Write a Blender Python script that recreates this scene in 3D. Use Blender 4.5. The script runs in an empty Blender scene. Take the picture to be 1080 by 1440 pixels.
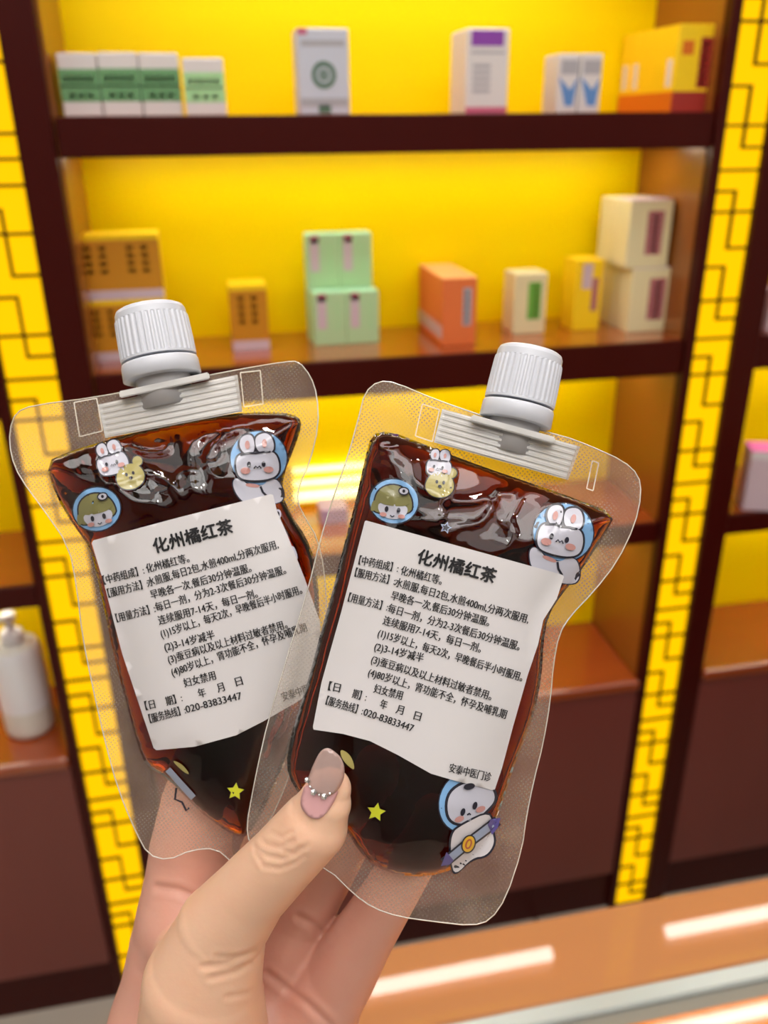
import bpy, bmesh, math, random
import numpy as np
from mathutils import Vector, Matrix
from mathutils.geometry import delaunay_2d_cdt
random.seed(7)
S = bpy.context.scene
COL = S.collection
# ---------------------------------------------------------------- camera, world, light, exposure
F = 1200.0                                   # focal length in pixels of the 1080x1440 frame
R = np.array([[0.980, 0.091, -0.178], [-0.199, 0.403, -0.893], [-0.009, 0.911, 0.412]])
u_, _s, v_ = np.linalg.svd(R); R = u_ @ v_   # rows: world axes seen from the camera
EYE = np.array([0.0, 0.0, 1.45])
cam = bpy.data.cameras.new('camera'); camo = bpy.data.objects.new('camera', cam); COL.objects.link(camo)
M3 = Matrix(R.tolist())
camo.matrix_world = Matrix.Translation(EYE.tolist()) @ M3.to_4x4()
cam.sensor_fit = 'VERTICAL'; cam.sensor_height = 36; cam.sensor_width = 27
cam.lens = F / 1440 * 36
cam.clip_start = 0.02
cam.dof.use_dof = True; cam.dof.focus_distance = 0.272; cam.dof.aperture_fstop = 10.0
S.camera = camo
W = bpy.data.worlds.new('world'); S.world = W; W.use_nodes = True
W.node_tree.nodes['Background'].inputs[0].default_value = (1, .97, .93, 1)
W.node_tree.nodes['Background'].inputs[1].default_value = 0.4
S.view_settings.view_transform = 'Standard'; S.view_settings.look = 'None'
S.view_settings.exposure = 0.0; S.view_settings.gamma = 1; S.view_settings.use_curve_mapping = False
S.cycles.use_denoising = True
S.cycles.max_bounces = 12; S.cycles.transmission_bounces = 10; S.cycles.transparent_max_bounces = 16
S.cycles.caustics_refractive = False; S.cycles.caustics_reflective = False
S.cycles.sample_clamp_indirect = 6

def area(name, loc, size, power, rot=(0, 0, 0), col=(1, .965, .93)):
    l = bpy.data.lights.new(name, 'AREA'); l.shape = 'RECTANGLE'; l.size, l.size_y = size; l.energy = power; l.color = col
    o = bpy.data.objects.new(name, l); o.location = loc; o.rotation_euler = rot; COL.objects.link(o); return o
area('ceiling_area_light', (0.1, -0.7, 2.60), (1.6, .6), 15)
area('ceiling_area_light', (-0.2, 0.45, 2.60), (1.8, .3), 8)

# ---------------------------------------------------------------- pixel helpers (turn a pixel into a point at a real depth)
def ray(px, py): return R @ np.array([px - 540, 720 - py, -F])
def onY(px, py, y): d = ray(px, py); return EYE + (y - EYE[1]) / d[1] * d
def onZ(px, py, z): d = ray(px, py); return EYE + (z - EYE[2]) / d[2] * d
def camp(px, py, d):                           # camera coordinates of a pixel at depth d (arrays allowed)
    px = np.asarray(px, float); py = np.asarray(py, float); d = np.asarray(d, float) + 0 * px
    return np.stack([(px - 540) / F * d, (720 - py) / F * d, -d], -1)

# ---------------------------------------------------------------- materials
MATS = {}
def mat(name, col=(.5, .5, .5), rough=.5, metal=0, spec=.5, emit=None, es=0, coat=0, trans=0, sss=0, noise=None, bump=None, ior=1.45, crough=.03):
    if name in MATS: return MATS[name]
    m = bpy.data.materials.new(name); m.use_nodes = True; nt = m.node_tree; b = nt.nodes['Principled BSDF']
    b.inputs['Base Color'].default_value = (*col, 1); b.inputs['Roughness'].default_value = rough
    b.inputs['Metallic'].default_value = metal; b.inputs['Specular IOR Level'].default_value = spec; b.inputs['IOR'].default_value = ior
    b.inputs['Coat Weight'].default_value = coat; b.inputs['Coat Roughness'].default_value = crough
    b.inputs['Transmission Weight'].default_value = trans; b.inputs['Subsurface Weight'].default_value = sss
    if emit: b.inputs['Emission Color'].default_value = (*emit, 1); b.inputs['Emission Strength'].default_value = es
    tc = nt.nodes.new('ShaderNodeTexCoord')
    if noise:                                   # (scale xyz, second colour, detail)
        sc, c2, det = noise
        mp = nt.nodes.new('ShaderNodeMapping'); mp.inputs['Scale'].default_value = sc
        nt.links.new(tc.outputs['Object'], mp.inputs[0])
        n = nt.nodes.new('ShaderNodeTexNoise'); n.inputs['Scale'].default_value = 1; n.inputs['Detail'].default_value = det
        nt.links.new(mp.outputs[0], n.inputs[0])
        mx = nt.nodes.new('ShaderNodeMix'); mx.data_type = 'RGBA'; mx.inputs[6].default_value = (*col, 1); mx.inputs[7].default_value = (*c2, 1)
        nt.links.new(n.outputs[0], mx.inputs[0]); nt.links.new(mx.outputs[2], b.inputs['Base Color'])
    if bump:
        sc, st, dist = bump
        n = nt.nodes.new('ShaderNodeTexNoise'); n.inputs['Scale'].default_value = sc; n.inputs['Detail'].default_value = 3
        nt.links.new(tc.outputs['Object'], n.inputs[0])
        bp = nt.nodes.new('ShaderNodeBump'); bp.inputs['Strength'].default_value = st; bp.inputs['Distance'].default_value = dist
        nt.links.new(n.outputs[0], bp.inputs['Height']); nt.links.new(bp.outputs[0], b.inputs['Normal'])
    MATS[name] = m; return m

wood = mat('red_lacquered_wood', (.040, .002, .001), .4, coat=.06, spec=.2, noise=((9, 9, 1.2), (.055, .003, .0015), 4))
wood_side = mat('brown_wood_side', (.30, .10, .012), .35, coat=.3, noise=((9, 9, 1.5), (.24, .075, .009), 4))
wood_low = mat('cupboard_wood', (.15, .030, .023), .42, coat=.3, noise=((7, 7, .8), (.20, .042, .032), 4), crough=.3)
shelf_top = mat('shelf_wood_top', (.34, .065, .012), .22, coat=.9, noise=((1.5, 12, 9), (.28, .05, .01), 3), crough=.12)  # orange reflection of the yellow boards is put into the wood colour
yellow = mat('yellow_back_board', (.93, .70, .0), .38, spec=.15)
glow = mat('backlit_yellow_acrylic', (.08, .04, 0), .7, spec=.1, emit=(1, .53, 0), es=1.22)
led = mat('led_tube_white', (1, 1, 1), .3, emit=(1, .97, .9), es=17)
band_glow = mat('warm_glow_band', (1, 1, .8), .3, emit=(1, .96, .35), es=1.6)  # glow of the added light streaks behind the third shelf
metal = mat('brushed_metal', (.55, .6, .62), .35, metal=.8)

# ---------------------------------------------------------------- object helpers
def tag(o, label=None, cat=None, group=None, kind=None):
    if label: o['label'] = label
    if cat: o['category'] = cat
    if group: o['group'] = group
    if kind: o['kind'] = kind
    return o
def thing(name, label, cat, loc=(0, 0, 0), rz=0, group=None, kind=None):
    o = bpy.data.objects.new(name, None); o.empty_display_size = .02; COL.objects.link(o)
    o.location = loc; o.rotation_euler = (0, 0, rz); return tag(o, label, cat, group, kind)
def mk(name, verts, faces, mats, parent=None, midx=None, smooth=False):
    me = bpy.data.meshes.new(name)
    me.from_pydata([tuple(map(float, v)) for v in verts], [], [tuple(int(i) for i in f) for f in faces])
    for m in (mats if isinstance(mats, (list, tuple)) else [mats]): me.materials.append(m)
    if midx is not None: me.polygons.foreach_set('material_index', np.array(midx, dtype=np.int32))
    if smooth: me.polygons.foreach_set('use_smooth', [True] * len(me.polygons))
    me.update(); o = bpy.data.objects.new(name, me); COL.objects.link(o)
    if parent: o.parent = parent
    return o
def bmo(name, bm, mats, parent=None, smooth=False):
    me = bpy.data.meshes.new(name); bm.to_mesh(me); bm.free()
    for m in (mats if isinstance(mats, (list, tuple)) else [mats]): me.materials.append(m)
    if smooth: me.polygons.foreach_set('use_smooth', [True] * len(me.polygons))
    o = bpy.data.objects.new(name, me); COL.objects.link(o)
    if parent: o.parent = parent
    return o
def bx(bm, lo, hi, bev=0, mi=0, seg=1):
    r = bmesh.ops.create_cube(bm, size=1)
    vs = r['verts']
    for v in vs: v.co = Vector([(lo[i] + hi[i]) / 2 + v.co[i] * (hi[i] - lo[i]) for i in range(3)])
    fs = set(f for v in vs for f in v.link_faces)
    for f in fs: f.material_index = mi
    if bev > 0:
        es = list(set(e for v in vs for e in v.link_edges))
        bmesh.ops.bevel(bm, geom=es, offset=bev, segments=seg, affect='EDGES', profile=.5)
def box(name, lo, hi, m, parent=None, bev=0, seg=1):
    bm = bmesh.new(); bx(bm, lo, hi, bev, 0, seg); return bmo(name, bm, m, parent)
def tube_between(bm, a, b, r, n=12, mi=0):
    a, b = Vector(a), Vector(b); d = b - a
    m = Matrix.Translation((a + b) / 2) @ d.to_track_quat('Z', 'Y').to_matrix().to_4x4()
    bmesh.ops.create_cone(bm, cap_ends=True, segments=n, radius1=r, radius2=r, depth=d.length, matrix=m)
def lathe(prof, n=48, rib=None):
    """prof: list of (r, z, ribbed); rib(k) radius factor"""
    vs, fs = [], []
    for (r, z, rb) in prof:
        for k in range(n):
            a = 2 * math.pi * k / n; rr = r * ((rib(k) if rib and rb else 1))
            vs.append((rr * math.cos(a), rr * math.sin(a), z))
    for i in range(len(prof) - 1):
        for k in range(n):
            fs.append((i * n + k, i * n + (k + 1) % n, (i + 1) * n + (k + 1) % n, (i + 1) * n + k))
    fs.append(tuple(range(n))[::-1]); fs.append(tuple((len(prof) - 1) * n + k for k in range(n)))
    return vs, fs

FZ = -.022
# ---------------------------------------------------------------- the room
RX0, RX1, RY0, RY1, RZ1 = -2.0, 2.4, -2.2, 1.62, 2.66
white_wall = mat('white_wall_paint', (.62, .60, .57), .7)
floor_m = mat('beige_floor_tile', (.62, .55, .46), .35, noise=((6, 6, 6), (.54, .48, .40), 4))
joint_m = mat('tile_joint', (.16, .14, .12), .8)
fl = box('floor', (RX0, RY0, FZ - .05), (RX1, RY1, FZ - .004), joint_m); tag(fl, kind='structure')
tmesh = None
for i in range(7):
    for j in range(6):
        x = RX0 + .02 + i * .63; y = RY0 + .02 + j * .63
        if tmesh is None:
            t = box('floor_tile', (0, 0, -.004), (.622, .622, 0), floor_m, fl, .0015); tmesh = t.data
        else:
            t = bpy.data.objects.new('floor_tile', tmesh); COL.objects.link(t); t.parent = fl
        t.location = (x, y, FZ)
tag(box('ceiling', (RX0, RY0, RZ1), (RX1, RY1, RZ1 + .05), mat('ceiling_paint', (.75, .74, .72), .8)), kind='structure')
tag(box('wall_back', (RX0, RY1, FZ), (RX1, RY1 + .05, RZ1), white_wall), kind='structure')
tag(box('wall_left', (RX0 - .05, RY0, FZ), (RX0, RY1, RZ1), white_wall), kind='structure')
tag(box('wall_right', (RX1, RY0, FZ), (RX1 + .05, RY1, RZ1), white_wall), kind='structure')
tag(box('wall_front', (RX0, RY0 - .05, FZ), (RX1, RY0, RZ1), mat('grey_wall_paint', (.30, .29, .28), .7)), kind='structure')
panel_e = mat('lit_ceiling_panel', (1, 1, 1), .5, emit=(1, .97, .94), es=1.5)
spot_e = mat('lit_highlight_lamp', (1, 1, 1), .5, emit=(1, .97, .92), es=130)
for k, (x, y) in enumerate([(-.95, -1.35), (.35, -1.35), (1.65, -1.35), (-.95, -.45), (.35, -.45), (1.65, -.45)]):
    t = thing('ceiling_light', 'wide lit ceiling panel, ' + ('rear row, ' if y < -1 else 'row nearer the cabinets, ') + ['left', 'middle', 'right'][k % 3] + ' one', 'ceiling light', (x, y, RZ1), group='ceiling light panels')
    bm = bmesh.new()
    for a, b in (((-.56, -.31), (.56, -.30)), ((-.56, .30), (.56, .31)), ((-.56, -.30), (-.55, .30)), ((.55, -.30), (.56, .30))):
        bx(bm, (a[0], a[1], -.02), (b[0], b[1], 0))
    bmo('frame', bm, metal, t)
    box('diffuser', (-.55, -.30, -.012), (.55, .30, -.001), panel_e, t)
for k, (x, y) in enumerate([(-.30, -.9), (1.0, -.9), (-.30, .05), (1.0, .05), (.35, .05)]):  # unseen lamps, added to give the liquid small sharp highlights
    t = thing('highlight_lamp', 'small round ceiling lamp added for sharp highlights, ' + ['rear left', 'rear right', 'front left', 'front right', 'front middle'][k] + ' one of five', 'ceiling light', (x, y, RZ1), group='added ceiling lamps for highlights')
    vs, fs = lathe([(.055, -.006, 0), (.055, 0, 0)], 24); mk('trim_ring', vs, fs, metal, t)
    vs, fs = lathe([(.042, -.009, 0), (.042, -.0065, 0)], 24); mk('lens', vs, fs, spot_e, t)

# ---------------------------------------------------------------- display cabinets (bays)
FY, BY = 1.15, 1.35          # front plane and back board of the bays
Z0, Z1, Z2, Z3, ZL = 1.80, 1.463, 1.154, .854, .55   # tops of shelves and of the ledge
TOPZ = 2.15
def bay(name, x0, x1, label, ledrange):
    t = thing(name, label, 'cabinet', ((x0 + x1) / 2, FY, 0)); ox = (x0 + x1) / 2
    def b(nm, lo, hi, m, bev=0, seg=1, parent=t):
        return box(nm, (lo[0] - ox, lo[1] - FY, lo[2]), (hi[0] - ox, hi[1] - FY, hi[2]), m, parent, bev, seg)
    for za, zb in ((ZL, Z3 - .036), (Z3, Z2 - .052), (Z2, Z1 - .045), (Z1, Z0 - .04), (Z0, TOPZ - .04)):
        b('back_board', (x0 - .001, BY, za - .003), (x1 + .001, BY + .012, zb + .003), yellow)
    b('side_panel', (x0 - .004, FY + .012, ZL - .02), (x0, BY + .012, TOPZ), wood_side)
    b('side_panel', (x1, FY + .012, ZL - .02), (x1 + .004, BY + .012, TOPZ), wood_side)
    for z, th in ((Z0, .04), (Z1, .045), (Z2, .052), (Z3, .036)):
        s = b('shelf', (x0, FY + .008, z - th), (x1, BY, z), shelf_top)
        b('shelf_front', (x0, FY, z - th), (x1, FY + .008, z), wood, .0015, 1, s)
    b('crown', (x0, FY, TOPZ - .04), (x1, BY, TOPZ), wood, .003)
    s = b('ledge', (x0, FY - .012, ZL - .022), (x1, BY, ZL), shelf_top, .006, 3)
    b('cupboard_body', (x0, FY + .012, .075), (x1, BY, ZL - .022), wood_low)
    w = (x1 - x0) / 2
    for k in range(2):
        d = b('cupboard_door', (x0 + k * w + .0006, FY - .004, .08), (x0 + (k + 1) * w - .0006, FY + .012, ZL - .024), wood_low, .001)
    b('plinth', (x0, FY + .006, FZ), (x1, BY, .075), wood)
    for z, es in ((Z0 - .04, ledrange), (TOPZ - .04, ledrange)):
        bm = bmesh.new()
        tube_between(bm, (es[0] - ox, .05, z - .012), (es[1] - ox, .05, z - .015), .014, 16)
        bmo('led_tube', bm, led, t, True)
    for z in (Z1 - .045, Z2 - .052, Z3 - .036):
        b('led_strip', (x0 + .03, FY + .105, z - .0025), (x1 - .03, FY + .117, z - .0002), led_s)
    return t
led_s = mat('led_strip_white', (1, 1, 1), .3, emit=(1, .93, .75), es=28)
bay('display_cabinet', -.158, .688, 'dark red wooden cabinet with yellow back boards between the two glowing lattice strips', (-.1, .60))
bay('display_cabinet', -1.05, -.283, 'dark red cabinet with yellow back at the left edge, holding a white pump bottle', (-1.0, -.35))
bay('display_cabinet', .811, 1.62, 'dark red cabinet with yellow back at the right edge, right of the lattice strip', (.875, 1.55))

# ---------------------------------------------------------------- lattice light strips
def lattice(x0, label):
    wdt = .063
    t = thing('lattice_light_panel', label, 'lattice', (x0, FY, 0))
    box('post', (-.0155, -.006, FZ), (-.0005, .21, TOPZ), wood, t, .002)
    box('post', (wdt + .0005, -.006, FZ), (wdt + .0425, .21, TOPZ), wood, t, .002)
    box('light_panel', (0, .0045, FZ), (wdt, .018, TOPZ), glow, t)
    cache = {}
    def bar(xa, za, xb, zb):
        key = (round(xb - xa, 4), round(zb - za, 4))
        if key not in cache:
            o = box('fret_bar', (0, 0, 0), (xb - xa, .004, zb - za), wood, t); cache[key] = o.data
        else:
            o = bpy.data.objects.new('fret_bar', cache[key]); COL.objects.link(o); o.parent = t
        o.location = (xa, 0, za)
    hw = .0018; mid = wdt / 2; z = 1.4455
    base = z
    n = 0
    top = base + 3 * .235
    P = .235
    k = 0
    z = base + 2 * P
    while z > .0:
        def Z(a): return z - a
        for a in (0, .0565, .1115): bar(0, Z(a) - hw, wdt, Z(a) + hw)
        bar(mid, Z(.0275) - hw, wdt, Z(.0275) + hw); bar(mid - hw, Z(.0275) - hw, mid + hw, Z(0) - hw)
        bar(0, Z(.084) - hw, mid, Z(.084) + hw); bar(mid - hw, Z(.1115) + hw, mid + hw, Z(.084) + hw)
        bar(mid, Z(.161) - hw, wdt, Z(.161) + hw); bar(mid - hw, Z(.161) - hw, mid + hw, Z(.1115) - hw)
        if Z(.235) > FZ:
            bar(0, Z(.187) - hw, mid, Z(.187) + hw); bar(mid - hw, Z(.235) + hw, mid + hw, Z(.187) + hw)
        z -= P
    return t
lattice(-.267, 'glowing yellow lattice strip between dark posts left of the main cabinet')
lattice(.705, 'glowing yellow lattice strip between dark posts right of the main cabinet')

# glowing bands added for the streaks of light on the third shelf's back board
t = thing('back_glow_bands', 'added glowing bands for the streaks of light on the yellow back board between the two pouches', 'light streak', (.22, 1.335, Z3))
for k, z in enumerate((.022, .046, .070)):
    bm = bmesh.new(); tube_between(bm, (-.11, 0, z), (.11, 0, z), (.009, .0055, .005)[k], 12); bmo('glow_band', bm, band_glow, t, True)
box('band_end', (-.118, -.010, 0), (-.11, .012, .082), yellow, t); box('band_end', (.11, -.010, 0), (.118, .012, .082), yellow, t)

# ---------------------------------------------------------------- counter in the foreground
CZ = .775
counter_m = mat('glossy_tan_counter', (.52, .22, .075), .5, coat=1, noise=((2, 14, 2), (.46, .19, .065), 3), crough=.02, spec=.3)
ct = thing('display_counter', 'glossy tan shop counter with metal rail at the lower right, reflecting white lights', 'counter', (.03, .529, 0))
# local: x from 0, y negative towards the camera
box('top_board', (0, -.081, CZ - .03), (1.8, 0, CZ), counter_m, ct, .002)
box('metal_rail', (0, -.098, CZ - .03), (1.8, -.0815, CZ + .0015), mat('pale_rail', (.50, .56, .54), .25, metal=.2, coat=.5), ct, .002)
box('channel', (0, -.111, CZ - .03), (1.8, -.0985, CZ - .003), mat('grey_channel', (.25, .24, .20), .4), ct)
box('glass_top', (0, -.5, CZ - .01), (1.8, -.1115, CZ), mat('orange_glass_top', (.75, .22, .01), .08, coat=1), ct, .001)
box('cabinet_body', (.01, -.49, .06), (1.79, -.01, CZ - .03), wood_low, ct, .003)
box('plinth', (.03, -.47, FZ), (1.77, -.03, .06), wood, ct)

# ---------------------------------------------------------------- cartons
def carton(name, label, x, y, z, w, d, h, body, decals=(), group=None, cat='box', rz=0):
    """x,y = front left bottom corner. decals: (face, u0, v0, u1, v1, material) in fractions of that face"""
    t = thing(name, label, cat, (x, y, z), rz, group)
    bm = bmesh.new(); bx(bm, (0, 0, 0), (w, d, h), min(w, d, h) * .025)
    bmo('carton', bm, body, t)
    box('top_flap', (w * .03, d * .03, h), (w * .97, d * .9, h + .0005), body, t)
    e = .0004
    for (f, u0, v0, u1, v1, m) in decals:
        if f == 'F': lo, hi = (u0 * w, -e, v0 * h), (u1 * w, .0002, v1 * h)
        elif f == 'L': lo, hi = (-e, (1 - u1) * d, v0 * h), (.0002, (1 - u0) * d, v1 * h)
        else: lo, hi = (u0 * w, v0 * d, h), (u1 * w, v1 * d, h + .0009)
        box('printed_panel', lo, hi, m, t)
    return t
def marks(u0, v0, u1, v1, nu, nv, m, f='F', fill=.6):
    out = []
    for i in range(nu):
        for j in range(nv):
            du, dv = (u1 - u0) / nu, (v1 - v0) / nv
            out.append((f, u0 + i * du, v0 + j * dv, u0 + (i + fill) * du, v0 + (j + fill) * dv, m))
    return out
C_ = {k: mat('card_' + k, c, r) for k, c, r in (
    ('white', (.72, .70, .70), .5), ('greenprint', (.15, .36, .16), .5), ('palegreen', (.40, .72, .36), .5), ('silver', (.58, .62, .72), .4), ('emblem', (.10, .19, .13), .5),
    ('purple', (.26, .06, .42), .5), ('pinkred', (.55, .12, .22), .5), ('grey', (.42, .42, .46), .5), ('blue', (.12, .28, .62), .5), ('yellow', (.95, .66, .01), .45),
    ('orangebase', (.72, .17, .01), .5), ('redlabel', (.36, .03, .02), .5), ('gold', (.62, .32, .10), .5), ('ochre', (.58, .25, .01), .5), ('ink', (.24, .09, .01), .5),
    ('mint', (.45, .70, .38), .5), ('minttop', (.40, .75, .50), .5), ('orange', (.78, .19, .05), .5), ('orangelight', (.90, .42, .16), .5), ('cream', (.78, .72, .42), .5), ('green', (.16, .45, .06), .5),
    ('plum', (.42, .15, .16), .5), ('lilac', (.50, .38, .55), .5), ('pink', (.85, .16, .50), .5), ('pinkwhite', (.62, .50, .56), .5))}
def px_box(x0, x1, ytop, ybase, z, yf):
    a = onY(x0, (ybase + ytop) / 2, yf); b = onY(x1, (ybase + ytop) / 2, yf); c = onY((x0 + x1) / 2, ytop, yf)
    return a[0], yf, z, b[0] - a[0], c[2] - z
g1 = 'green and white medicine cartons on the top shelf'
for k, (a, b, top) in enumerate([(84, 140, 75), (141, 197, 74), (198, 254, 75), (259, 317, 82)]):
    x, y, z, w, h = px_box(a, b, top, 160, Z1, 1.19 if k < 3 else 1.18)
    dc = [('F', 0, .24, 1, .76, C_['greenprint' if k < 3 else 'palegreen'])] + marks(.12, .55, .92, .72, 5, 1, C_['white']) + marks(.2, .30, .9, .42, 3, 1, C_['white'])
    dc += [('F', 0.02, .47, .98, .50, C_['white']), ('L', 0, .24, 1, .76, C_['greenprint'])]
    carton('medicine_box', ['green and white medicine box at the left end of the top shelf row', 'green and white medicine box second from left on top shelf', 'green and white medicine box third from left on top shelf', 'paler, slightly shorter green and white medicine box at the right of the top shelf group'][k],
           x, y, z, w * .985, .07, h, C_['white'], dc, g1)
x, y, z, w, h = px_box(419, 491, 40, 158, Z1, 1.18)
tb = carton('medicine_box', 'tall silver grey medicine box with a round dark green emblem, top shelf', x, y, z, w, .05, h, C_['silver'],
       [('F', .08, .80, .92, .87, C_['grey']), ('F', .02, .93, .2, 1, C_['pinkred']), ('F', .03, .1, .97, .2, C_['grey']), ('F', .38, .02, .62, .12, C_['emblem'])])
def disc(name, cx, cz, r, r2, y, m, parent, n=28):
    vs, fs = [], []
    for k in range(n):
        a = 2 * math.pi * k / n
        for rr in (r, r2):
            for yy in (y, y + .0005): vs.append((cx + rr * math.cos(a), yy, cz + rr * math.sin(a)))
    for k in range(n):
        i, j = 4 * k, 4 * ((k + 1) % n)
        fs += [(i, j, j + 2, i + 2), (i, i + 1, j + 1, j), (i + 2, j + 2, j + 3, i + 3)]
    return mk(name, vs, fs, m, parent)
disc('emblem', w / 2, h * .47, w * .24, w * .15, -.0008, C_['emblem'], tb)
disc('emblem', w / 2, h * .47, w * .10, w * .03, -.0008, C_['emblem'], tb)
x, y, z, w, h = px_box(656, 715, 40, 157, Z1, 1.18)
carton('medicine_box', 'tall white medicine box with a purple patch near its top, top shelf', x, y, z, w, .075, h, C_['white'],
       [('F', .10, .80, .86, .98, C_['purple']), ('F', 0, 0, 1, .08, C_['pinkred'])] + marks(.15, .25, .85, .62, 1, 5, C_['grey']) + [('F', .1, .71, .9, .74, C_['grey'])])
for k, (a, b) in enumerate(((784, 813), (815, 845))):
    x, y, z, w, h = px_box(a, b, 76, 156, Z1, 1.18)
    o = carton('medicine_box', ['small white box with a blue tapering mark, left of the pair on top shelf', 'small white box with a blue tapering mark, right of the pair on top shelf'][k], x, y, z, w, .05, h, C_['white'], [('F', .15, .66, .95, .9, C_['grey'])], 'blue and white boxes on the top shelf')
    vs = [(w * .05, -.0005, h * .62), (w * .42, -.0005, h * .12), (w * .8, -.0005, h * .12), (w * .98, -.0005, h * .62), (w * .62, -.0005, h * .40)]
    mk('blue_mark', vs + [(a, .0002, c) for a, _, c in vs], [(0, 1, 2, 4), (2, 3, 4), (0, 1, 6, 5), (1, 2, 7, 6), (2, 3, 8, 7)], C_['blue'], o)
x, y, z, w, h = px_box(950, 1007, 34, 150, Z1, 1.18)
for k in range(5):
    dc = [('L', 0, 0, 1, .24, C_['orangebase']), ('L', .3, .30, .75, .62, C_['white'])] if k in (0, 3, 4) else [('L', 0, 0, 1, .24, C_['orangebase'])]
    if k == 0: dc += [('F', 0, 0, 1, .24, C_['redlabel']), ('F', .56, .28, .86, .86, C_['redlabel']), ('F', .12, .66, .4, .82, C_['orangebase'])] + marks(.62, .32, .82, .84, 1, 6, C_['gold'])
    carton('medicine_box', ['yellow box with a dark red label, frontmost of the row at right of top shelf', 'yellow box second in the receding row at right of top shelf', 'yellow box third in the receding row at right of top shelf', 'yellow box fourth in the receding row at right of top shelf', 'yellow box rearmost in the receding row at right of top shelf'][k],
           x, y + k * .0330, z, w, .0325, h, C_['yellow'], dc, 'yellow and orange boxes in a receding row on the top shelf')
# second shelf
lb = {(0, 1): 'ochre and yellow box, upper left of the stack at left on the second shelf', (1, 1): 'ochre and yellow box, upper right of the stack at left on the second shelf',
      (0, 0): 'ochre and yellow box, lower left of the stack behind the left pouch cap', (1, 0): 'ochre and yellow box, lower right of the stack behind the left pouch cap'}
def ochre_box(x, y, z, w, h, lab, grp=None):
    dc = [('F', 0, 0, 1, .15, C_['pinkwhite']), ('F', 0, .15, 1, .93, C_['ochre']), ('T', 0, 0, 1, 1, C_['yellow'])] + marks(.2, .42, .9, .9, 2, 4, C_['ink'], fill=.5)[0:8]
    dc += [('L', 0, .15, 1, .93, C_['ochre']), ('L', 0, 0, 1, .15, C_['pinkwhite'])]
    dc = [(f, a, b, c, d, m) for (f, a, b, c, d, m) in dc]
    o = carton('medicine_box', lab, x, y, z, w, .055, h, C_['yellow'], dc, grp)
    return o
zt = onY(180, 405, 1.22)[2]
xA, _, _, wA, _ = px_box(123, 181, 410, 500, Z2, 1.22)
hA = .083
for j in (0, 1):
    for i in (0, 1):
        ochre_box(xA - .003 + i * (wA + .0005), 1.225, Z2 + j * (hA + .0007), wA, hA, lb[(i, j)], 'ochre boxes stacked at the left of the second shelf')
x, y, z, w, h = px_box(325, 377, 402, 490, Z2, 1.245)
ochre_box(x, y, z, w, h, 'single ochre and yellow box standing alone behind the left pouch cap')
mg = 'pale green cartons on the second shelf'
def mint_box(x, y, z, w, d, h, lab):
    dc = [('F', .12, .32, .40, .93, C_['pinkwhite']), ('F', .14, .84, .40, .98, C_['pinkred'])] + marks(.68, .3, .84, .85, 1, 5, C_['palegreen'])
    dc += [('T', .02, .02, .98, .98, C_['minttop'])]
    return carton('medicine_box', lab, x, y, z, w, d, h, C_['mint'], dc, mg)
x, y, z, w, h = px_box(441, 487, 412, 484, Z2, 1.245)
hm = h
for i in (0, 1): mint_box(x + i * (w + .0005), y, Z2, w, .03, hm, ['pale green box, front left of the stepped group', 'pale green box, front right of the stepped group'][i])
for j in (0, 1):
    for i in (0, 1):
        mint_box(x - .003 + i * (w + .0005), y + .034, Z2 + j * (hm + .001), w, .03, hm, ['pale green box, back row left, ', 'pale green box, back row right, '][i] + ['bottom layer of the group', 'on top beside its twin'][j])
x, y, z, w, h = px_box(622, 670, 392, 487, Z2, 1.20)
for k in range(4):
    dc = [('L', 0.05, .1, .95, .3, C_['pinkwhite'])]
    if k == 0: dc += [('F', .60, .30, .84, .86, C_['grey'])] + marks(.66, .34, .8, .84, 1, 5, C_['redlabel'])
    carton('medicine_box', ['orange box with a grey vertical label, frontmost of the orange row', 'orange box second in the receding orange row', 'orange box third in the receding orange row', 'orange box rearmost in the receding orange row'][k],
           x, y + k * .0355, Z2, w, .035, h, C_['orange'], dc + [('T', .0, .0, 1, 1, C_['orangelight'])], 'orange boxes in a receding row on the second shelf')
x, y, z, w, h = px_box(723, 768, 385, 470, Z2, 1.245)
carton('medicine_box', 'small cream box with a green vertical label on the second shelf', x, y, z, w, .05, h, C_['cream'], [('F', .42, .25, .82, .86, C_['green'])] + marks(.62, .28, .8, .84, 1, 6, C_['ink']))
x, y, z, w, h = px_box(808, 846, 366, 463, Z2, 1.25)
carton('medicine_box', 'narrow yellow box with white patch beside the cream stack', x, y, z, w, .05, h, C_['yellow'], [('F', .25, .6, .6, .95, C_['pinkwhite']), ('F', .62, .28, .85, .75, C_['plum'])])
x, y, z, w, h = px_box(886, 946, 378, 466, Z2, 1.215)
cl = ['cream box, bottom front of the cream stack at right', 'cream box, bottom rear of the cream stack at right', 'cream box, upper front of the cream stack at right', 'cream box, upper rear of the cream stack at right']
for j in (0, 1):
    for k in (0, 1):
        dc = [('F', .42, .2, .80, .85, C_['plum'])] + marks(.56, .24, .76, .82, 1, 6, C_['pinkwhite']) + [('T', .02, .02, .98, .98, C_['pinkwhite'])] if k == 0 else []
        carton('medicine_box', cl[j * 2 + k], x - .012 * j, y + k * .052 + .004 * j, Z2 + j * (h + .001), w * (1 if j == 0 else .96), .05, h, C_['cream'], dc, 'cream boxes stacked at the right of the second shelf')
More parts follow.
